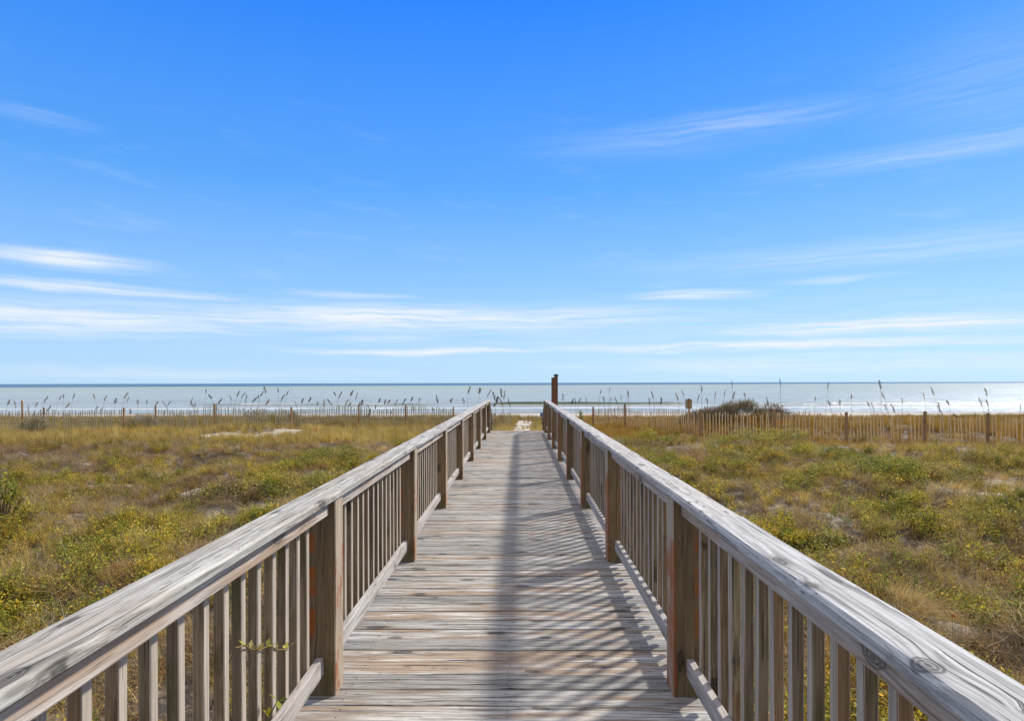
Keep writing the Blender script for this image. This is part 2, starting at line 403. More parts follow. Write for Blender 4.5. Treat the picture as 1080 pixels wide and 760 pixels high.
# ------------------------------------------------------------ tall posts at the stairs
def tall_post(px, d, py, w, label, cap):
    p = at(px, py, d); zb = g1(p.x, d)
    e = empty('tall_post', (p.x, d, zb), label, 'post', 'tall posts beside the end of the walkway')
    b = MB(); board(b, (p.x, d, zb-.3), (p.x, d, p.z-(.05 if cap else 0)), (0, 1, 0), w, w, .006, 3, 0); b.build('post_shaft', M['tallpost'], e)
    if cap:
        b = MB(); board(b, (p.x, d, p.z-.05), (p.x, d, p.z-.015), (0, 1, 0), w+.05, w+.05, .008, 1, 0)
        board(b, (p.x, d, p.z-.015), (p.x, d, p.z+.01), (0, 1, 0), w*.6, w*.6, .008, 1, 0); b.build('post_cap', M['capdark'], e)
tall_post(586.4, 21.0, 394.6, .118, 'tall red-brown square post with a dark flat cap beside the walkway end', True)
tall_post(583.2, 22.0, 398.0, .11, 'darker uncapped post just left of and behind the capped tall post', False)

# ------------------------------------------------------------ slat fences
def fence(name, pts, label, slat_mat, pitch, hgt, sw=.038, gaps=(), posttops=None, postw=.075, nopost=()):
    x0, y0 = pts[0]
    e = empty(name, (x0, y0, g1(x0, y0)), label, 'fence')
    for i, (x, y) in enumerate(pts):
        if i in nopost: continue
        zb = g1(x, y); top = zb+hgt+.12 if not posttops or posttops[i] is None else posttops[i]
        b = MB(); board(b, (x, y-.05, zb-.3), (x+rng.uniform(-.03, .03), y-.05, top), (0, 1, 0), postw, postw, .01, 3, 0, uneven=.003); b.build('fence_post', M['stake'], e)
    for i in range(len(pts)-1):
        if i in gaps: continue
        a = Vector((*pts[i], 0)); c = Vector((*pts[i+1], 0)); L = (c-a).length; n = int(L/pitch); b = MB(); w = MB()
        ln = rng.uniform(-.05, .05)
        for hk in range(3):
            P = []
            for k in range(9):
                q = a.lerp(c, k/8); q.z = g1(q.x, q.y)+.18+hk*(hgt-.36)/2 - .03*math.sin(k/8*math.pi); q.y -= .014; P.append(q)
            tube(w, P, [.0035]*9, 4)
        for k in range(n):
            q = a.lerp(c, (k+.5+rng.uniform(-.08, .08))/n); zb = g1(q.x, q.y); sag = -.05*math.sin((k+.5)/n*math.pi)
            lean = ln+rng.uniform(-.05, .05); hh = hgt+sag+rng.uniform(-.05, .05)
            if rng.random() < .025: continue
            dirv = (c-a).normalized()
            p0 = Vector((q.x, q.y, zb-.05)); p1 = p0+Vector((dirv.x*lean, dirv.y*lean+rng.uniform(-.02, .02), hh+.05))
            board(b, p0, p1, Vector((-dirv.y, dirv.x, 0)), sw*rng.uniform(.85, 1.1), .009, .002, 1, 0)
        sp = b.build('slat_panel', slat_mat, e)
        wo = w.build('wire', M['wire'], e); wo.parent = sp; wo.location = Vector((0, 0, 0))-Vector(e.location)+Vector(e.location); 
        wo.location = -Vector(sp.location)-Vector(e.location) if False else (0, 0, 0)
    return e
LF = [(-140, 30), (-60, 30), (19.5, 30), (41.8, 30), (128, 30), (162, 31), (225, 31), (306, 31.5), (378, 34), (428, 35), (478, 36)]
LFp = [(wx(a, d), d) for a, d in LF]
lt = [None]*len(LF); lt[2] = at(0, 421, 30).z
fence('slat_fence', LFp, 'weathered grey slat fence crossing the dune grass left of the walkway', M['fence_grey'], .118, 1.15, sw=.040, gaps=(4,), posttops=lt, postw=.07)
RF = [(625, 33), (659, 31), (697, 28.5), (737, 26), (815, 25), (890, 24), (971, 23.6), (1036, 23.2), (1105, 22.4), (1185, 22)]
RFp = [(wx(a, d), d) for a, d in RF]
fence('slat_fence', RFp, 'tan wooden slat fence in warm light across the dune right of the walkway', M['fence_tan'], .118, 1.12, sw=.042, nopost=(2,), postw=.085)
CF = [(498, 33.5), (522, 33), (529, 33), (541, 33.5)]
fence('slat_fence', [(wx(a, d), d) for a, d in CF], 'short pale grey slat fence piece at the walkway end, left of the sand path', M['fence_grey'], .13, .9, sw=.05, postw=.1, posttops=[None, at(0, 441, 33).z, at(0, 438, 33).z, None], nopost=(0, 3))
# low wire fence behind the path
e = empty('wire_fence', (wx(557, 40), 40, g1(wx(557, 40), 40)), 'low sagging wire fence with one dark post behind the sand path', 'fence')
b = MB(); x = wx(557, 40); board(b, (x, 40, g1(x, 40)-.3), (x, 40, at(0, 437.5, 40).z), (0, 1, 0), .075, .075, .006, 1, 0); b.build('fence_post', M['stake'], e)
b = MB()
for hk in (.45, .75):
    tube(b, [(wx(a, 40), 40.04, g1(wx(a, 40), 40)+hk-.06*math.sin(math.pi*(a-541)/34)) for a in range(541, 577, 3)], [.006]*12, 4)
b.build('wire', M['wire'], e)

# ------------------------------------------------------------ sign, bin
p = at(726, 421, 27.5); zb = g1(p.x, 27.5)
e = empty('small_sign', (p.x, 27.5, zb), 'small square sign seen from behind on a dark post, standing behind the tan slat fence', 'sign')
b = MB(); board(b, (p.x, 27.5, zb-.3), (p.x, 27.5, p.z+.03), (0, 1, 0), .065, .065, .005, 1, 0); b.build('sign_post', M['stake'], e)
b = MB(); board(b, (p.x, 27.54, p.z-.43), (p.x, 27.54, p.z-.01), (0, 1, 0), .29, .015, .003, 1, 0); b.build('sign_board', M['signface'], e)
d = 57; p = at(572.6, 443, d); zb = g1(p.x, d)
e = empty('beach_bin', (p.x, d, zb), 'blue plastic barrel bin on the sand beyond the end of the right railing', 'bin')
b = MB(); H = .72; r = .26
tube(b, [(p.x, d, zb), (p.x, d, zb+.04), (p.x, d, zb+.3), (p.x, d, zb+.33), (p.x, d, zb+.36), (p.x, d, zb+H-.03)], [r*.9, r, r*1.02, r*1.06, r*1.02, r], 18); b.build('barrel', M['blue'], e, smooth=False)
b = MB(); tube(b, [(p.x, d, zb+H-.03), (p.x, d, zb+H), (p.x, d, zb+H+.03)], [r*1.07, r*1.09, r*.9], 18); b.build('lid', M['blue'], e)

# ------------------------------------------------------------ ground
def axis(segs):
    a = [segs[0][0]]
    for (s, e_, st) in segs:
        n = max(1, int(round((e_-s)/st))); a += [s+(e_-s)*(k+1)/n for k in range(n)]
    return np.array(a)
def grid(name, xs, ys, zf, mat, attrs=None, kind='structure'):
    X, Y = np.meshgrid(xs, ys); Z = zf(X, Y); nx, ny = len(xs), len(ys)
    me = bpy.data.meshes.new(name)
    co = np.stack([X, Y, Z], -1).reshape(-1, 3).astype(np.float32)
    i = np.arange(nx-1)[None, :]+np.arange(ny-1)[:, None]*nx
    q = np.stack([i, i+1, i+1+nx, i+nx], -1).reshape(-1, 4).astype(np.int32)
    me.vertices.add(len(co)); me.vertices.foreach_set('co', co.ravel())
    me.loops.add(q.size); me.loops.foreach_set('vertex_index', q.ravel())
    me.polygons.add(len(q)); me.polygons.foreach_set('loop_start', np.arange(0, q.size, 4, dtype=np.int32)); me.polygons.foreach_set('loop_total', np.full(len(q), 4, np.int32))
    me.polygons.foreach_set('use_smooth', np.ones(len(q), bool))
    me.update(calc_edges=True)
    for n, f in (attrs or {}).items():
        a = me.attributes.new(n, 'FLOAT', 'POINT'); a.data.foreach_set('value', f(X, Y).ravel().astype(np.float32))
    me.materials.append(mat)
    o = bpy.data.objects.new(name, me); col.objects.link(o); tag(o, kind=kind); return o
m, t, p = newmat('dune_sand'); geo = t.n.new('ShaderNodeNewGeometry').outputs['Position']
sm = t.attr('sand').outputs['Fac']
n1 = t.noise(geo, 1.3, 5, .6); n2 = t.noise(geo, 14, 6, .7); n3 = t.noise(geo, 60, 3, .7)
px_, py_, pz_ = t.sep(geo)
sandc = t.mix(n1, (.56, .49, .40), (.66, .60, .51)); sandc = t.mix(t.mr(n3, .35, .7), sandc, (.50, .43, .34))
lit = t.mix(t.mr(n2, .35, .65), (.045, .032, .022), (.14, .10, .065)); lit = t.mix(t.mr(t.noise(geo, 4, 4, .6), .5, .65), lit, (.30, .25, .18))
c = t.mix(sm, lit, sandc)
beach = t.mix(t.noise(t.vm('MULTIPLY', geo, (.04, .3, 1)), 1, 5, .6), (.42, .36, .29), (.52, .46, .38))
wet = t.mix(t.noise(t.vm('MULTIPLY', geo, (.02, .2, 1)), 1, 4, .6), (.20, .17, .14), (.30, .26, .215))
beach = t.mix(t.mr(py_, 92, 108), beach, wet)
c = t.mix(t.mr(py_, 47, 56), c, beach)
t.put(p.inputs['Base Color'], c)
t.put(p.inputs['Roughness'], t.mr(py_, 96, 118, .9, .35)); p.inputs['Specular IOR Level'].default_value = .3
t.put(p.inputs['Normal'], t.bump(n2, .6, .03))
M['ground'] = m
gx = axis([(-9000, -600, 1400), (-600, -60, 30), (-60, -30, 1), (-30, 30, .22), (30, 60, 1), (60, 600, 30), (600, 9000, 1400)])
gy = axis([(-9000, -300, 1450), (-300, -20, 20), (-20, -4, 1), (-4, 46, .22), (46, 70, 1), (70, 130, 2), (130, 210, 8), (210, 9000, 1500)])
grid('ground', gx, gy, gz, M['ground'], {'sand': lambda X, Y: np.maximum(sand_mask(X, Y), .12*fbm(X/1.5, Y/1.5, 55))})

# ------------------------------------------------------------ sea
SEA = -3.5
def shore(x): return 121+3.5*(fbm(x/45, x*0, 71, 3)-.5)*2
def seaz(X, Y):
    z = np.full_like(X, SEA)
    for (yc, amp, wid, x0, x1, s) in ((142, .62, 1.5, -6, 36, 1), (141, .3, 1.2, -75, -20, 2), (139, .35, 1.4, 50, 190, 3), (156, .16, 2., -140, 160, 4), (176, .15, 2.5, -150, 170, 5), (205, .16, 3., -200, 200, 6)):
        c = yc+2.0*(fbm(X/30, X*0, s+80, 2)-.5)
        env = sst(x0-6, x0+4, X)*(1-sst(x1-4, x1+6, X))*(.55+.9*fbm(X/9, X*0, s+90, 2))
        d = Y-c; prof = np.where(d < 0, np.exp(-(d/(wid*.45))**2), np.exp(-(d/wid/1.6)**2))
        z = z+amp*env*prof
    far = sst(150, 220, Y)
    z = z+.10*far*(fbm(X/14, Y/3.4, 33, 3)-.5)*2*(1-sst(700, 1400, Y))
    return z
m, t, p = newmat('sea_water'); geo = t.n.new('ShaderNodeNewGeometry').outputs['Position']
px_, py_, pz_ = t.sep(geo)
sh = t.attr('shoreline').outputs['Fac']                    # metres seaward of the waterline
dist = sh
w1 = t.noise(t.vm('MULTIPLY', geo, (.012, .05, 1)), 1, 4, .6)
shallow = t.mix(w1, (.37, .36, .28), (.29, .30, .24))
mid = t.mix(w1, (.30, .31, .25), (.38, .37, .285))
c = t.mix(t.mr(dist, 15, 60), shallow, mid)
green = t.mr(t.math('ADD', dist, t.math('MULTIPLY', w1, 200)), 170, 330)
c = t.mix(t.math('MULTIPLY', green, .7), c, (.36, .37, .23))
deepline = t.math('ADD', t.math('ADD', dist, t.math('MULTIPLY', px_, -.55)), t.math('MULTIPLY', t.math('SUBTRACT', w1, .5), 260))
c = t.mix(t.mr(deepline, 900, 1500), c, (.018, .055, .085))
wl = t.noise(t.vm('MULTIPLY', geo, (.018, .22, 1)), 1, 4, .7)
c = t.mix(t.math('MULTIPLY', t.mr(wl, .5, .68), .45), c, (.10, .125, .12))
# foam: swash at the edge, crumbling crests
fn = t.noise(t.vm('MULTIPLY', geo, (.10, .6, 1)), 1, 6, .7)
fn2 = t.noise(t.vm('MULTIPLY', geo, (.03, .25, 1)), 1, 5, .65)
sw = t.math('MULTIPLY', t.mr(dist, -1, 1), t.mr(dist, 3, 9, 1, 0))
f1 = t.math('MULTIPLY', t.mr(t.math('ADD', fn, t.math('MULTIPLY', sw, .20)), .60, .72), t.mr(dist, 7, 14, 1, 0))
hz = t.math('SUBTRACT', pz_, SEA)
ft = t.mr(px_, 20, 60)
crest = t.math('MULTIPLY', t.mr(hz, .16, .30), t.mr(fn, .40, .52))
crest = t.math('MULTIPLY', crest, t.math('MAXIMUM', t.mr(px_, -14, -22), ft))
back = t.math('MULTIPLY', t.mr(py_, 133, 135), t.mr(py_, 139.8, 140.8, 1, 0))          # white water in front of the standing wave
f2 = t.math('MULTIPLY', t.math('MULTIPLY', back, .8), t.mr(t.math('ADD', fn2, t.math('MULTIPLY', fn, .3)), .60, .80))
f3 = t.math('MULTIPLY', t.math('MULTIPLY', t.mr(dist, 14, 60, 1, 0), ft), t.mr(t.math('ADD', t.math('MULTIPLY', fn, .5), t.math('MULTIPLY', fn2, .5)), .50, .62))
foam = t.math('MAXIMUM', t.math('MAXIMUM', f1, crest), t.math('MAXIMUM', f2, t.math('MULTIPLY', f3, .75)))
wavegreen = t.math('MULTIPLY', t.mr(hz, .06, .3), t.mr(px_, 50, 30))
c = t.mix(t.math('MULTIPLY', wavegreen, .85), c, (.05, .085, .03))
c = t.mix(t.math('MULTIPLY', foam, .85), c, (.68, .69, .68))
t.put(p.inputs['Base Color'], c)
t.put(p.inputs['Roughness'], t.math('MAXIMUM', t.mr(dist, 30, 600, .2, .27), t.math('MULTIPLY', foam, .8)))
p.inputs['IOR'].default_value = 1.33; p.inputs['Specular IOR Level'].default_value = .3
b1 = t.noise(t.vm('MULTIPLY', geo, (.35, 1.0, 1)), 1, 6, .62); b2 = t.noise(t.vm('MULTIPLY', geo, (.06, .22, 1)), 1, 4, .6)
nb = t.bump(b1, 1., .42); nb = t.bump(b2, .8, .9, nb)
t.put(p.inputs['Normal'], nb)
M['sea'] = m
sx_ = axis([(-40000, -2000, 6000), (-2000, -300, 100), (-300, 300, 2.5), (300, 2000, 100), (2000, 40000, 6000)])
sy_ = axis([(104, 160, .4), (160, 260, 1.6), (260, 700, 10), (700, 3000, 150), (3000, 40000, 3700)])
grid('sea', sx_, sy_, seaz, M['sea'], {'shoreline': lambda X, Y: Y-shore(X)})

# ------------------------------------------------------------ plants: clump shapes
def jc(c, a=.2):
    k = 1+rng.uniform(-a, a); return tuple(max(.003, v*k*(1+rng.uniform(-a, a)*.35)) for v in c)
def blade(mb, root, az, L, w, lean, curl, c, segs=3):
    root = Vector(root); h = Vector((math.cos(az), math.sin(az), 0)); s = Vector((-h.y, h.x, 0))
    s = (s*math.cos(.6)+Vector((0, 0, 1))*0).normalized(); p = root.copy(); a = lean; vs = []; fs = []
    for k in range(segs+1):
        ww = w*(1-.85*(k/segs)**1.3)
        vs += [p-s*ww/2, p+s*ww/2]; p = p+(h*math.sin(a)+Vector((0, 0, 1))*math.cos(a))*(L/segs); a += curl/segs
    for k in range(segs): fs.append((2*k, 2*k+1, 2*k+3, 2*k+2))
    mb.add(vs, fs, colr=c)
def leafq(mb, p, L, w, c, up=.5):
    d = Vector((rng.gauss(0, 1), rng.gauss(0, 1), rng.gauss(up, .6))).normalized(); s = d.cross(Vector((rng.gauss(0, .5), rng.gauss(0, .5), 1))).normalized(); n = s.cross(d)
    p = Vector(p); mb.add([p, p+d*L*.45+s*w/2+n*w*.12, p+d*L, p+d*L*.45-s*w/2+n*w*.12], [(0, 1, 2, 3)], colr=c)
def g_clump(cols, n, L, w, r, lean=(.1, .9), curl=(.2, 1.4)):
    mb = MB()
    for k in range(n):
        q = rng.random()*6.283; rr = r*math.sqrt(rng.random())
        blade(mb, (rr*math.cos(q), rr*math.sin(q), -.02), q+rng.gauss(0, .8), L*rng.uniform(.5, 1.1), w*rng.uniform(.7, 1.2), rng.uniform(*lean), rng.uniform(*curl), jc(rng.choice(cols), .45))
    return mb
def l_clump(cols, stems, per, H, r, ll, lw, stemc=(.12, .08, .05)):
    mb = MB()
    for k in range(stems):
        q = rng.random()*6.283; rr = r*math.sqrt(rng.random()); h = H*rng.uniform(.45, 1.1)
        p0 = Vector((rr*.7*math.cos(q), rr*.7*math.sin(q), 0)); p1 = p0+Vector((rng.gauss(0, .05), rng.gauss(0, .05), h))
        a = rng.random()*6.28; s = Vector((math.cos(a), math.sin(a), 0))*.002
        mb.add([p0-s, p0+s, p1+s*.5, p1-s*.5], [(0, 1, 2, 3)], colr=stemc)
        cc = rng.choice(cols)
        for j in range(per):
            f = .25+.75*rng.random(); p = p0.lerp(p1, f)+Vector((rng.gauss(0, .018), rng.gauss(0, .018), rng.gauss(0, .01)))
            leafq(mb, p, ll*rng.uniform(.6, 1.3), lw*rng.uniform(.6, 1.2), jc(cc, .48))
    return mb
def t_clump(cols, n, L, r, w=.0045):
    mb = MB()
    for k in range(n):
        q = rng.random()*6.283; rr = r*math.sqrt(rng.random()); p = Vector((rr*math.cos(q), rr*math.sin(q), rng.uniform(-.01, .05)))
        d = Vector((rng.gauss(0, 1), rng.gauss(0, 1), rng.uniform(.1, 1.3))).normalized(); c = jc(rng.choice(cols), .45); seg = 4; vs = []
        s = Vector((rng.gauss(0, 1), rng.gauss(0, 1), rng.gauss(0, 1))).normalized(); Lk = L*rng.uniform(.5, 1.2)
        for j in range(seg+1):
            ww = w*(1-.6*j/seg)*rng.uniform(.8, 1.2); vs += [p-s*ww/2, p+s*ww/2]
            p = p+d*(Lk/seg); d = (d+Vector((rng.gauss(0, .35), rng.gauss(0, .35), rng.gauss(-.05, .3)))).normalized()
        mb.add(vs, [(2*j, 2*j+1, 2*j+3, 2*j+2) for j in range(seg)], colr=c)
    return mb
TAN = [(.56, .44, .20), (.48, .35, .14), (.64, .54, .31), (.40, .29, .10)]
OLV = [(.37, .29, .065), (.43, .33, .09), (.27, .225, .045), (.50, .36, .12)]
YGR = [(.46, .38, .035), (.34, .31, .035), (.52, .38, .03), (.25, .25, .035)]
GRN = [(.18, .21, .03), (.25, .27, .035), (.14, .16, .03)]
YEL = [(.56, .44, .05), (.46, .38, .05), (.36, .33, .05)]
GRY = [(.42, .36, .26), (.32, .27, .19), (.52, .46, .35), (.20, .165, .12)]
BRN = [(.26, .17, .09), (.16, .105, .06), (.36, .24, .12), (.27, .19, .13)]
RST = [(.33, .14, .04), (.25, .12, .05), (.28, .19, .06)]
ex = bpy.data.collections.new('clump_shapes_grass'); ex2 = bpy.data.collections.new('clump_shapes_cover'); ex3 = bpy.data.collections.new('clump_shapes_brush')
def put(coll, mbs, nm):
    for i, mb in enumerate(mbs):
        o = mb.build('%s_%02d' % (nm, i), M['veg'], usecol=True, link=False); coll.objects.link(o)
put(ex, [g_clump(TAN, 55, .30, .005, .09), g_clump(TAN+GRY, 60, .24, .005, .12, (.3, 1.2), (.5, 2.)),
         g_clump(OLV+TAN[:2], 55, .34, .005, .08), g_clump(OLV, 50, .42, .0055, .08, (.05, .6), (.1, .9)),
         g_clump(TAN+OLV, 55, .55, .006, .10, (.02, .4), (.1, .7)), g_clump(OLV+YGR[:1], 55, .5, .006, .1, (.02, .45), (.1, .8))], 'grass')
put(ex2, [l_clump(YGR, 14, 9, .26, .13, .036, .020), l_clump(YGR+GRN, 14, 9, .22, .14, .034, .020),
          l_clump(YEL+YGR, 12, 9, .28, .12, .036, .019), l_clump(GRN, 14, 9, .26, .13, .038, .022),
          l_clump(OLV+YGR[:2], 18, 10, .16, .15, .024, .013), l_clump(RST+YEL[:1]+OLV, 14, 10, .18, .13, .025, .013),
          l_clump(BRN+OLV[:1], 16, 10, .14, .15, .024, .014)], 'cover')
put(ex3, [t_clump(GRY, 70, .26, .16), t_clump(BRN, 70, .26, .16), t_clump(GRY+TAN, 80, .30, .16), t_clump(BRN+GRY, 80, .2, .18), t_clump(TAN[:2]+OLV[:1], 80, .28, .16)], 'brush')

def scatter(name, coll, X, Y, kind, scl, tint, sink=.0):
    n = len(X); Z = gz(X, Y)-sink
    me = bpy.data.meshes.new(name); me.vertices.add(n); me.vertices.foreach_set('co', np.stack([X, Y, Z], -1).astype(np.float32).ravel())
    a = me.attributes.new('pick', 'INT', 'POINT'); a.data.foreach_set('value', kind.astype(np.int32))
    a = me.attributes.new('rot', 'FLOAT_VECTOR', 'POINT'); a.data.foreach_set('vector', np.stack([nr.normal(0, .12, n), nr.normal(0, .12, n), nr.uniform(0, 6.283, n)], -1).astype(np.float32).ravel())
    a = me.attributes.new('scl', 'FLOAT', 'POINT'); a.data.foreach_set('value', scl.astype(np.float32))
    a = me.attributes.new('tint', 'FLOAT_COLOR', 'POINT'); tt = np.ones((n, 4), np.float32); tt[:, :3] = tint; a.data.foreach_set('color', tt.ravel())
    me.materials.append(M['veg'])
    o = bpy.data.objects.new(name, me); col.objects.link(o)
    ng = bpy.data.node_groups.new(name+'_scatter', 'GeometryNodeTree')
    ng.interface.new_socket('Geometry', in_out='INPUT', socket_type='NodeSocketGeometry'); ng.interface.new_socket('Geometry', in_out='OUTPUT', socket_type='NodeSocketGeometry')
    N = ng.nodes; L = ng.links; gi = N.new('NodeGroupInput'); go = N.new('NodeGroupOutput')
    ip = N.new('GeometryNodeInstanceOnPoints'); ci = N.new('GeometryNodeCollectionInfo'); ci.inputs['Collection'].default_value = coll
    ci.inputs['Separate Children'].default_value = True; ci.inputs['Reset Children'].default_value = True
    def na(nm, dt):
        q = N.new('GeometryNodeInputNamedAttribute'); q.data_type = dt; q.inputs['Name'].default_value = nm; return q.outputs['Attribute']
    e2r = N.new('FunctionNodeEulerToRotation')
    L.new(gi.outputs[0], ip.inputs['Points']); L.new(ci.outputs[0], ip.inputs['Instance']); ip.inputs['Pick Instance'].default_value = True
    L.new(na('pick', 'INT'), ip.inputs['Instance Index']); L.new(na('rot', 'FLOAT_VECTOR'), e2r.inputs[0]); L.new(e2r.outputs[0], ip.inputs['Rotation']); L.new(na('scl', 'FLOAT'), ip.inputs['Scale'])
    L.new(ip.outputs[0], go.inputs[0])
    md = o.modifiers.new('scatter', 'NODES'); md.node_group = ng
    return o

def points(dens_near, dens_far):
    """candidate points inside a wide wedge in front of and beside the boardwalk"""
    out = []
    for (y0, y1, dn) in ((-1.5, 6, dens_near), (6, 12, dens_near*.85), (12, 20, (dens_near+dens_far)/2), (20, 34, dens_far), (34, 47, dens_far*.8)):
        hw = .92*y1+5; n = int((y1-y0)*2*hw*dn)
        X = nr.uniform(-hw, hw, n); Y = nr.uniform(y0, y1, n); k = np.abs(X) < .92*Y+5
        out.append(np.stack([X[k], Y[k]], -1))
    P = np.concatenate(out); X, Y = P[:, 0], P[:, 1]
    k = ~((np.abs(X) < 1.12) & (Y < 22)); X, Y = X[k], Y[k]
    k = (nr.uniform(0, 1, len(X)) > sand_mask(X, Y)*.97)
    return X[k], Y[k]
def tints(X, Y, a=.25, s=0):
    a = a*1.55
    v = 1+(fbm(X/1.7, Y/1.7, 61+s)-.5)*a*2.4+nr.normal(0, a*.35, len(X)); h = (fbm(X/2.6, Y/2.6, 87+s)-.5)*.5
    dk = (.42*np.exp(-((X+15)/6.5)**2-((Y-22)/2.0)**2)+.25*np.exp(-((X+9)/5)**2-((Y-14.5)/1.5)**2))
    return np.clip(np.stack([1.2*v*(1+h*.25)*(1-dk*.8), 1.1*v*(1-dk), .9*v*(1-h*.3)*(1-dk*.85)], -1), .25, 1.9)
# zones: leafy patches, brushy patches, tall grass near the fences
def leafy(X, Y):
    z = fbm(X/1.05, Y/1.05, 21, 3)+.12*(fbm(X/5, Y/5, 25)-.5)*2
    return z-.035*(X < 0)-.01+.05*sst(0, 4, X)*(1-sst(20, 24, Y))-.10*sst(19, 23, Y)
def tallgrass(X, Y):
    return np.where(X > 0, sst(18, 21, Y), sst(22, 25, Y+.0*X))
def brushy(X, Y):
    z = fbm(X/1.2+5, Y/1.2, 31, 3)
    z = z+.25*np.exp(-((X+15)/6)**2-((Y-21.8)/1.8)**2)+.2*np.exp(-((X-13)/3)**2-((Y-15)/2.5)**2)
    return z
X, Y = points(46, 26); tg = tallgrass(X, Y); u = nr.uniform(0, 1, len(X)); lf = leafy(X, Y); br = brushy(X, Y)
keep = u < (.34+.60*tg)*(1-.45*sst(.52, .60, lf)*(1-tg)); keep &= nr.uniform(0, 1, len(X)) > .5*sst(.53, .62, br)
X, Y, tg = X[keep], Y[keep], tg[keep]; n = len(X)
zz = fbm(X/2, Y/2, 95); r = nr.uniform(0, 1, n)+(zz-.5)*.9
kind = np.where(tg*nr.uniform(0, 1, n) > .35, np.where(r < .5, 4, 5), np.where(r < .35, 0, np.where(r < .6, 1, np.where(r < .85, 2, 3))))
scl = nr.uniform(.6, 1.1, n); scl = np.where(Y > 31.5, scl*np.where(X < 0, .9, .72), scl)
scl = np.where((X > 3.5) & (Y > 19.5) & (Y < 26), scl*.62, scl); scl = np.where((X < -1.2) & (Y > 25) & (Y < 31), scl*.85, scl)
warm = ((X > 2.5) & (Y > 22))[:, None]
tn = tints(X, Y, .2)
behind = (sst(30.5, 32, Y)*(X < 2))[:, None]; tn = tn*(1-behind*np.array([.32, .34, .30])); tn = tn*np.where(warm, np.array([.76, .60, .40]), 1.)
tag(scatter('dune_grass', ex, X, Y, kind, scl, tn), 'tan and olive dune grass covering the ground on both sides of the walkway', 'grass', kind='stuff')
X, Y = points(62, 22); lf = leafy(X, Y); tg = tallgrass(X, Y)
keep = nr.uniform(0, 1, len(X)) < (sst(.47, .60, lf)*.95+.10)*(1-.75*tg)
X, Y = X[keep], Y[keep]; n = len(X); zz = fbm(X/1.3, Y/1.3, 45); r = nr.uniform(0, 1, n)*.8+(zz-.5)*1.1+.1
kind = np.select([r < .20, r < .32, r < .48, r < .66, r < .80, r < .88], [0, 2, 1, 4, 3, 5], 6)
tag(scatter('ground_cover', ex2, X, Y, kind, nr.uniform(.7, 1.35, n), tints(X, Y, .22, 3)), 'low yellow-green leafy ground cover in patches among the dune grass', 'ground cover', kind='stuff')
X, Y = points(40, 18); br = brushy(X, Y); tg = tallgrass(X, Y)
keep = nr.uniform(0, 1, len(X)) < (sst(.44, .55, br)*.9+.2)*(1-.75*tg)
X, Y = X[keep], Y[keep]; n = len(X); r = nr.uniform(0, 1, n)*.7+(fbm(X/1.6, Y/1.6, 75)-.5)*1.2+.15
kind = np.select([r < .17, r < .42, r < .55, r < .82], [0, 1, 2, 3], 4)
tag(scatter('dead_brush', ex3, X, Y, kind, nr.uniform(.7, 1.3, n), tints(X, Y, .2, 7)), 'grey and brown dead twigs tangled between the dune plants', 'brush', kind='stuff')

# ------------------------------------------------------------ shrubs
def shrub(name, cx, cy, rx, ry, h, cols, n, ll, lw, label, cat='shrub', group=None, stemc=(.11, .08, .055), flat=.5, grassy=False):
    zb = g1(cx, cy); e = empty(name, (cx, cy, zb), label, cat, group)
    st = MB(); tips = []
    for k in range(26):
        a = rng.random()*6.283; rr = math.sqrt(rng.random()); tx, ty = rx*rr*math.cos(a), ry*rr*math.sin(a)
        th = h*(1-flat*rr*rr)*rng.uniform(.65, 1.05); p0 = Vector((cx+tx*.35, cy+ty*.35, g1(cx+tx*.35, cy+ty*.35)-.04)); p1 = Vector((cx+tx, cy+ty, g1(cx+tx, cy+ty)+th*.85))
        pm = p0.lerp(p1, .5)+Vector((rng.gauss(0, .04), rng.gauss(0, .04), .05)); tube(st, [p0, pm, p1], [.010, .007, .003], 5, stemc); tips.append((pm, p1))
    st.build('stem', M['leaf'], e, loc=(cx, cy, zb), usecol=True)
    fo = MB(); subs = []
    for k in range(22):
        a = rng.random()*6.283; rr = math.sqrt(rng.random())*.95; subs.append((rr*math.cos(a), rr*math.sin(a), rng.uniform(.75, 1.1), rng.uniform(.18, .34), rng.choice(cols)))
    for k in range(n):
        sx, sy, sh, sr, cc = rng.choice(subs)
        v = Vector((rng.gauss(0, 1), rng.gauss(0, 1), rng.gauss(.35, 1))).normalized()*rng.random()**.35
        x = cx+rx*(sx+v.x*sr); y = cy+ry*(sy+v.y*sr); base = h*sh*(1-flat*(sx*sx+sy*sy))
        z = g1(x, y)+max(.01, base*(.68+v.z*.34))
        if grassy: blade(fo, (x, y, z-.05), rng.random()*6.28, ll*rng.uniform(.6, 1.3), lw, rng.uniform(.2, 1.1), rng.uniform(.2, 1.4), jc(cc, .3), 2)
        else: leafq(fo, (x, y, z), ll*rng.uniform(.6, 1.3), lw*rng.uniform(.7, 1.2), jc(cc, .3), .4)
    fo.build('foliage', M['leaf'], e, loc=(cx, cy, zb), usecol=True)
    return e
YG = YGR+GRN+YEL[1:]
GRP = 'low leafy dune shrubs'
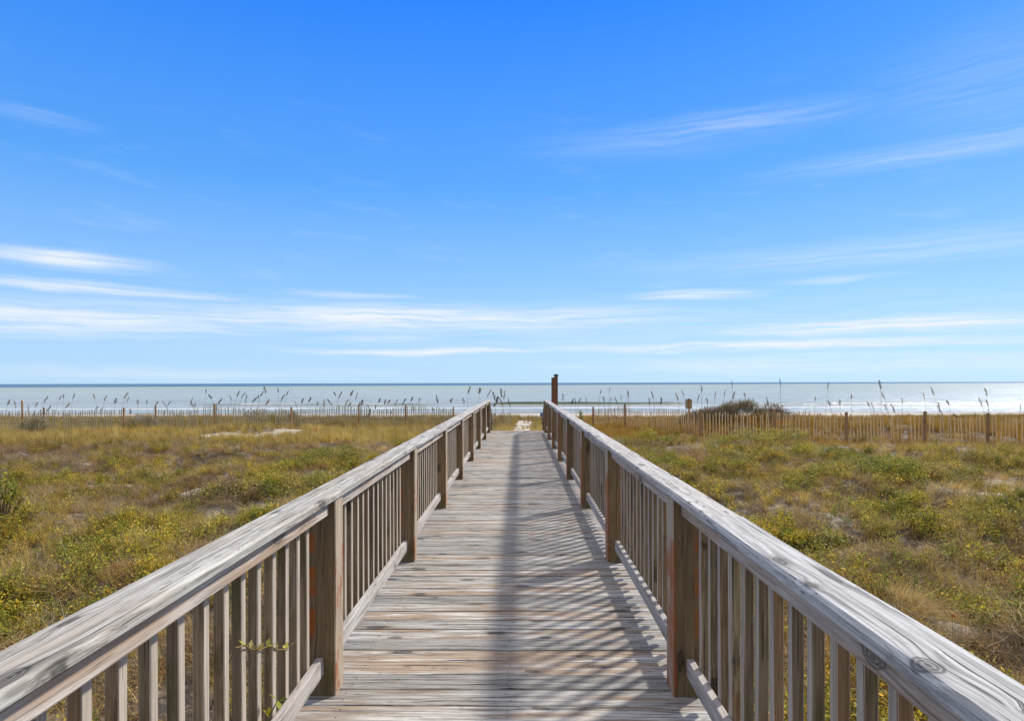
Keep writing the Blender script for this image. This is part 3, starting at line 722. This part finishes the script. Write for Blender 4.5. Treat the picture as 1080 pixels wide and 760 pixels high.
S = [(905, 498, 15.2, 1.35, .9, .50, YG, 'yellow-green low shrub, largest on the slope below the middle of the tan fence'),
     (965, 492, 15.8, 1.5, .9, .48, GRN+YGR+OLV, 'dark green spreading shrub left of the pale sand patch'),
     (955, 520, 12.6, .8, .6, .35, YG, 'small bright yellow-green shrub below the dark spreading shrub'),
     (795, 468, 21.5, 1.9, 1., .55, YG+YEL, 'yellowish shrub against the foot of the tan fence below the brown brush mound'),
     (840, 478, 19.0, 1.3, .8, .45, YG, 'green-yellow shrub between the tan fence and the largest yellow-green shrub'),
     (690, 462, 22.5, 1.5, .9, .5, GRN+OLV+YGR, 'olive shrub close to the right railing, nearest the small sign'),
     (700, 490, 17, 1.0, .7, .4, YG, 'low green shrub on the right railing side, nearer than the olive shrub by the sign'),
     (330, 505, 13.6, 1.6, .9, .5, GRN+YGR+OLV, 'green shrub with a dark hollow under it, left of the left railing'),
     (255, 515, 13.2, 1.2, .7, .42, OLV+GRN+BRN, 'olive and brown shrub left of the green hollow shrub'),
     (345, 480, 18.0, 1.5, .8, .45, OLV+GRN, 'olive shrub midway to the left fence, below the pale sand strip'),
     (860, 545, 9.5, .55, .45, .32, YG+BRN, 'small mixed green and brown shrub beside the right cap rail'),
     (985, 735, 4.6, .42, .36, .34, YEL+YGR, 'bright yellow leafy shrub low beside the near right cap rail'),
     (915, 650, 5.6, .30, .45, .28, GRN+YGR[:2], 'fresh light green trailing shrub against the near right cap rail')]
for (px, py, d, rx, ry, h, cs, lb) in S:
    far_ = d > 8
    shrub('low_shrub', wx(px, d), d, rx, ry, h*(1.5 if far_ else 1.15), cs, int(1500+1500*rx*ry+(600 if not far_ else 0)), .055 if far_ else .034, .030 if far_ else .020, lb, 'shrub', GRP)
shrub('leafy_shrub', wx(-6, 11.0), 11.0, .40, .4, 1.0, GRN+YGR[:2], 900, .07, .04, 'bright green leafy bush cut off by the left edge of the view', 'shrub')
shrub('brush_mound', wx(779, 29.2), 29.2, 2.6, 1.2, 1.08, BRN[:2]+[(.22, .19, .07), (.28, .22, .1), (.2, .17, .08)], 12000, .20, .016, 'brown and olive brush mound rising behind the tan slat fence right of the sign', 'shrub', grassy=True, flat=.42)
shrub('brush_mound', wx(286, 33.5), 33.5, 1.6, .9, 1.15, OLV+BRN+GRN[:1], 3600, .14, .014, 'rounded olive brush mound behind the left fence above the pale sand strip', 'shrub', grassy=True, flat=.45)
shrub('grey_bush', wx(32, 29.4), 29.4, .75, .5, 1.2, GRY+GRY+OLV[:1], 2600, .12, .012, 'grey twiggy bush at the left end of the grey fence', 'shrub', 'grey bushes at the left fence', grassy=True, flat=.35)
shrub('grey_bush', wx(145, 30.4), 30.4, .9, .5, 1.1, GRY+GRY+OLV[:1], 2600, .12, .012, 'grey twiggy bush filling the gap between two posts of the grey fence', 'shrub', 'grey bushes at the left fence', grassy=True, flat=.35)
# upright leafy plant behind the right rail
d = 22.3; cx = wx(612, d); zb = g1(cx, d); e = empty('upright_plant', (cx, d, zb), 'upright green leafy plant just behind the far right railing', 'plant')
b = MB(); zt = at(0, 434, d).z
tube(b, [(cx, d, zb), (cx+.02, d, (zb+zt)/2), (cx, d, zt)], [.012, .009, .004], 6, (.12, .14, .04)); b.build('stem', M['leaf'], e, loc=(cx, d, zb), usecol=True)
b = MB()
for k in range(260):
    f = .2+.8*rng.random(); leafq(b, (cx+rng.gauss(0, .09*(1.25-f)), d+rng.gauss(0, .08), zb+(zt-zb)*f), .12*rng.uniform(.6, 1.2), .03, jc(rng.choice(GRN), .3), 1.1)
b.build('foliage', M['leaf'], e, loc=(cx, d, zb), usecol=True)
# vine through the near left balusters
e = empty('vine', (-1.06, 2.3, g1(-1.06, 2.3)), 'thin vine with small yellow-green leaves creeping through the near left balusters', 'vine')
b = MB(); P = []
for k in range(9):
    s = k/8; yy = 2.2+.52*s; P.append(Vector((-.943+.006*math.sin(k*2), yy, 1.575-.431*yy+.010*math.sin(k*1.7))))
P2 = [Vector((-1.02, 2.28, -.25)), Vector((-.99, 2.33, -.05)), Vector((-.93, 2.36, .20)), Vector((-.905, 2.40, .27)), Vector((-.89, 2.45, .31))]
P0 = [Vector((-1.08, 2.1, g1(-1.08, 2.1))), Vector((-1.09, 2.1, -.3)), Vector((-1.05, 2.1, .3)), P[0]]
tube(b, P0, [.003, .003, .0025, .002], 5, (.16, .12, .05)); tube(b, P, [.0028]*9, 5, (.30, .20, .08)); tube(b, P2, [.005, .0045, .004, .003, .002], 5, (.12, .16, .04)); b.build('stem', M['leaf'], e, usecol=True)
b = MB()
for q in P[1:]:
    for j in range(2): leafq(b, q, .034, .021, jc(rng.choice([(.42, .38, .08), (.35, .36, .06), (.5, .42, .14)]), .2), .8)
for q in P2[2:]:
    for j in range(3): leafq(b, q, .045, .028, jc(rng.choice(GRN+YGR[:1]), .2), .5)
b.build('foliage', M['leaf'], e, usecol=True)
# a few red blooms in the ground cover
for (px, py, d, lb) in ((937, 615, 5.9, 'small red flower nearest the right cap rail'), (1000, 625, 5.9, 'small red flower farthest right of the three'), (995, 640, 5.5, 'small red flower in the middle of the three')):
    x = wx(px, d); zb = g1(x, d); e = empty('red_flower', (x, d, zb), lb+', in the ground cover', 'flower', 'red flowers in the ground cover')
    b = MB(); tube(b, [(x, d, zb), (x, d, zb+.27)], [.002, .0015], 4, (.1, .15, .03)); b.build('stem', M['leaf'], e, usecol=True)
    b = MB()
    for k in range(12): leafq(b, (x+rng.gauss(0, .01), d+rng.gauss(0, .01), zb+.27), .022, .014, jc((.35, .015, .02), .25), .8)
    b.build('bloom', M['leaf'], e, usecol=True)

# ------------------------------------------------------------ sea oats, each its own plant
def Z6(L, x0, y0): return [(x0+a/4.5, y0+b_/4.5) for a, b_ in L]
heads = Z6([(15,150),(48,157),(110,180),(150,160),(195,135),(265,128),(282,122),(330,120),(430,120),(483,130),(532,143),(582,118),(592,135),(640,150),(683,150),(730,155),(770,158),(790,155),(898,140),(902,160),(968,100),(990,125),(1035,145),(1015,170),(915,165),(300,165),(440,178),(465,185),(603,195),(210,178)], 0, 390)
heads += Z6([(22,170),(45,145),(97,130),(132,110),(155,118),(170,135),(210,140),(230,125),(245,112),(262,92),(273,150),(345,130),(325,95),(368,108),(410,160),(440,145),(475,140),(512,157),(543,158),(573,152),(597,112),(620,118),(650,155),(665,165),(675,110),(700,122),(712,165),(725,155),(758,175),(808,145),(835,152),(852,150),(888,155),(925,150),(963,138),(998,142),(790,175),(760,205),(862,210),(970,180),(165,205),(230,230)], 220, 390)
heads += Z6([(75,230),(95,185),(120,235),(160,190),(220,190),(245,140),(295,145),(340,155),(365,170),(378,185),(400,155),(413,165),(398,195),(437,200),(370,205),(692,175),(735,195),(750,195),(770,190),(803,190),(870,150),(912,140),(885,185),(918,185),(943,190),(967,175),(1000,165)], 440, 380)
heads += Z6([(190,115),(290,150),(305,120),(345,150),(422,130),(450,112),(520,135),(537,92),(563,150),(600,120),(645,112),(680,68),(686,125),(740,122),(847,150),(907,62)], 620, 390)
heads += Z6([(80,140),(140,80),(147,160),(195,160),(250,130),(385,75),(330,165),(348,170),(400,127),(445,185),(488,150),(410,180),(590,128),(630,105),(660,180),(670,205),(702,160),(855,158),(885,160),(880,110),(1040,180),(735,222),(830,215)], 840, 390)
heads.sort()
marks = [(-99, 'counted from the left edge'), (41.8, 'right of the first grey fence post'), (128, 'in the grey bush gap of the left fence'), (162, 'right of the grey bush gap'),
         (225, 'above the pale sand strip'), (306, 'right of the rounded olive mound'), (378, 'left of the last grey fence post'), (428, 'right of the last grey fence post'),
         (478, 'behind the far left railing'), (516, 'right of the far left railing end'), (588, 'right of the capped tall post'), (625, 'right of the first tan fence post'), (659, 'left of the small sign'), (727, 'right of the small sign'),
         (815, 'right of the brown brush mound'), (890, 'behind the third tan fence bay from right'), (971, 'above the pale sand patch'), (1036, 'next to the right edge')]
ORD = 'first second third fourth fifth sixth seventh eighth ninth tenth eleventh twelfth thirteenth fourteenth fifteenth sixteenth seventeenth eighteenth nineteenth twentieth'.split()
cnt = {}
for (px, py) in heads:
    mi = max(i for i, m_ in enumerate(marks) if m_[0] <= px); cnt[mi] = cnt.get(mi, 0)+1
    if 498 < px < 540: d = rng.uniform(27, 31)
    elif px < 500: d = rng.uniform(31.5, 37)
    elif px < 680: d = rng.uniform(28, 33)
    else: d = rng.uniform(25.5, 31)
    hp = at(px, py, d); lean = rng.uniform(.0, .55)*(1 if rng.random() < .75 else -1) if px < 560 else rng.uniform(-.3, .3)
    if px > 900: lean = -rng.uniform(.05, .3)
    bx, by = hp.x-lean*rng.uniform(.5, 1.0), d+rng.uniform(-.3, .3); zb = g1(bx, by)
    H = hp.z-zb
    look = ('tall ' if py < 414 else 'low ' if py > 426 else '')+('drooping' if abs(lean) > .2 else 'upright')
    e = empty('sea_oat', (bx, by, zb), '%s sea oat, %s one %s' % (look, ORD[cnt[mi]-1], marks[mi][1]), 'sea oat', 'sea oats along the fences')
    tip = Vector((hp.x+lean*.22, hp.y, hp.z+.10)); b = MB()
    pts = []
    for k in range(7):
        s = k/6; q = Vector((bx, by, zb)).lerp(hp, s); q.x -= lean*.25*math.sin(s*math.pi)*.6; pts.append(q)
    pts[-1] = hp; pts.append(tip)
    tube(b, pts, [.009, .008, .007, .006, .006, .005, .005, .003], 5, jc((.30, .22, .11), .2))
    b.build('stem', M['oat'], e, loc=(bx, by, zb), usecol=True)
    b = MB(); small = (.6 if px > 560 else .85)*rng.uniform(.7, 1.25); hl = rng.uniform(.24, .5)*(small**.5); ax = (tip-pts[-3]).normalized(); c0 = jc(rng.choice([(.14, .09, .05), (.26, .175, .10), (.09, .06, .038), (.38, .27, .15)]), .2)
    for k in range(46):
        s = k/45; q = hp+ax*(s-.5)*hl+Vector((math.copysign(1, lean)*.05*s*s*hl, 0, -.05*s*s*hl)); rw = .05*small*math.sin(math.pi*(.12+.8*s))
        off = Vector((rng.gauss(0, rw*.7), rng.gauss(0, rw*.7), rng.gauss(0, .012)))
        dd = (off*.6+ax*.04).normalized(); sd_ = dd.cross(Vector((rng.random(), rng.random(), .3))).normalized(); nn = dd.cross(sd_); w_ = .021*small; L_ = rng.uniform(.05, .08)*small; p0 = q+off*.6
        b.add([p0, p0+dd*L_*.5+sd_*w_, p0+dd*L_, p0+dd*L_*.5-sd_*w_, p0+dd*L_*.5+nn*w_*.6], [(0, 1, 4), (1, 2, 4), (2, 3, 4), (3, 0, 4), (0, 3, 2, 1)], colr=jc(c0, .3))
    b.build('seed_head', M['oat'], e, loc=(bx, by, zb), usecol=True)

# ------------------------------------------------------------ sky, sun
SUNDIR = Vector((.93, .82, 1.0)).normalized()
el = math.asin(SUNDIR.z); az = math.atan2(SUNDIR.x, SUNDIR.y)
w = bpy.data.worlds.new('World'); scene.world = w; w.use_nodes = True
t = NT(w.node_tree); bg = w.node_tree.nodes['Background']
sky = t.n.new('ShaderNodeTexSky'); sky.sky_type = 'NISHITA'; sky.sun_disc = False; sky.sun_elevation = el; sky.sun_rotation = az
sky.altitude = 0; sky.air_density = 1.0; sky.dust_density = .25; sky.ozone_density = 3.0
dirn = t.n.new('ShaderNodeTexCoord').outputs['Generated']; dx, dy, dz = t.sep(dirn)
A = t.math('ARCTAN2', dx, dy); E = t.math('ARCSINE', dz)
EXPO = .5; K = 1/(.1*2**EXPO)
def ramp3(c0, c1, c2, c3):
    a_ = t.mix(t.mr(E, 0, .13, smooth=False), c0, c1); a_ = t.mix(t.mr(E, .13, .30, smooth=False), a_, c2); return t.mix(t.mr(E, .30, .58, smooth=False), a_, c3)
grad = ramp3(*(tuple(v*K for v in c_) for c_ in ((.53, .78, 1.02), (.33, .63, 1.02), (.10, .405, 1.02), (.014, .22, 1.02))))
gain = ramp3((.5, .72, 1.3), (.6, .8, 1.2), (.7, .92, 1.2), (.36, .92, 1.5))
skyc = t.mix(.8, t.mix(1., sky.outputs[0], gain, 'MULTIPLY'), grad)
wn = t.noise(t.comb(t.math('MULTIPLY', A, 5), t.math('MULTIPLY', E, 14), 0), 1, 2, .55)
Ew = t.math('ADD', E, t.math('MULTIPLY', t.math('SUBTRACT', wn, .5), .022))
st1 = t.noise(t.comb(t.math('MULTIPLY', A, 5), t.math('MULTIPLY', Ew, 120), 0), 1, 4, .66)
st2 = t.noise(t.comb(t.math('ADD', t.math('MULTIPLY', A, 7), t.math('MULTIPLY', Ew, 12)), t.math('MULTIPLY', Ew, 34), 3), 1, 4, .68)
CL = [(70, 272, 85, 7, .95, 0), (95, 302, 150, 5, .85, .035), (60, 335, 230, 13, .95, .02), (430, 336, 290, 11, .95, 0), (450, 370, 120, 2.6, 1.1, .01), (370, 311, 60, 3, .5, .05),
      (735, 312, 60, 4.5, .9, 0), (580, 334, 90, 7, .6, 0), (930, 344, 190, 7, 1.0, .02), (800, 365, 230, 4.5, 1.05, .01), (880, 384, 320, 8, .5, .02), (770, 132, 120, 10, .24, .06), (990, 160, 180, 10, .26, .10),
      (1050, 85, 130, 40, .12, -.25), (30, 118, 60, 6, .18, .05), (410, 356, 70, 3, .5, .02), (920, 268, 240, 11, .28, 0), (880, 296, 60, 3, .4, .03), (200, 392, 260, 6, .3, 0), (700, 150, 120, 12, .15, .1), (650, 350, 500, 26, .22, 0)]
tot = None
V2 = t.comb(A, Ew, 0)
for (cx, cy, hw, hh, s, sl) in CL:
    a0 = math.atan((cx-548)/F); ca = math.cos(a0); e0 = math.atan((403.5-cy)/F*ca); ha = hw/F*ca*ca*1.75; he = hh/F*ca*2.1
    q = t.n.new('ShaderNodeVectorMath'); q.operation = 'MULTIPLY_ADD'; t.put(q.inputs[0], V2); q.inputs[1].default_value = (1/ha, 1/he, 0); q.inputs[2].default_value = (-a0/ha, -e0/he, 0)
    ln = t.n.new('ShaderNodeVectorMath'); ln.operation = 'LENGTH'; t.put(ln.inputs[0], q.outputs[0])
    gg = t.mr(ln.outputs['Value'], 1., .0, 0, s)
    tot = gg if tot is None else t.math('MAXIMUM', tot, gg)
mask = t.math('MULTIPLY', tot, t.math('ADD', t.mr(st1, .30, .66, .35, 1.15), t.math('MULTIPLY', t.math('SUBTRACT', st2, .5), .9)), clamp=True)
thin = t.math('MULTIPLY', t.mr(st2, .52, .8), t.math('MULTIPLY', .13, t.mr(E, .5, .2)))
mask = t.math('MAXIMUM', mask, thin)
# bright cloud layer added out of view, overhead and behind, to fill shadows
fill_veil = t.math('MULTIPLY', t.math('MAXIMUM', t.mr(E, .62, .95), t.math('MULTIPLY', t.mr(dy, .05, -.35), t.mr(E, .15, .45, 0, .8))), t.mr(st2, .25, .6, .6, 1.))

skyf = t.mix(fill_veil, t.mix(mask, skyc, (.86*K, .92*K, .98*K)), (1.0*K, .95*K, .87*K))
t.l.new(skyf, bg.inputs['Color']); bg.inputs['Strength'].default_value = .1
sl = bpy.data.lights.new('sun', 'SUN'); sl.energy = 3.4; sl.angle = R(3.4); sl.color = (1, .955, .88)
so = bpy.data.objects.new('sun', sl); col.objects.link(so); so.rotation_euler = (-SUNDIR).to_track_quat('-Z', 'Y').to_euler()

# ------------------------------------------------------------ camera
cd = bpy.data.cameras.new('camera'); cam = bpy.data.objects.new('camera', cd); col.objects.link(cam); scene.camera = cam
cd.sensor_fit = 'HORIZONTAL'; cd.sensor_width = 36; cd.lens = F/1080*36; cd.clip_start = .05; cd.clip_end = 60000
cd.shift_y = 23.5/1080
cam.location = (CAMX, 0, CAMZ)
cam.rotation_euler = (Matrix.Rotation(math.atan(8/F), 4, 'Z') @ Matrix.Rotation(R(90), 4, 'X') @ Matrix.Rotation(R(-.14), 4, 'Z')).to_euler()
scene.render.engine = 'CYCLES'
cy = scene.cycles; cy.max_bounces = 5; cy.diffuse_bounces = 3; cy.glossy_bounces = 2; cy.transmission_bounces = 3; cy.transparent_max_bounces = 4; cy.caustics_reflective = False; cy.caustics_refractive = False
vs = scene.view_settings; vs.view_transform = 'Standard'; vs.look = 'None'; vs.gamma = 1; vs.exposure = EXPO; vs.use_curve_mapping = False
scene.render.resolution_x = 1024; scene.render.resolution_y = 720
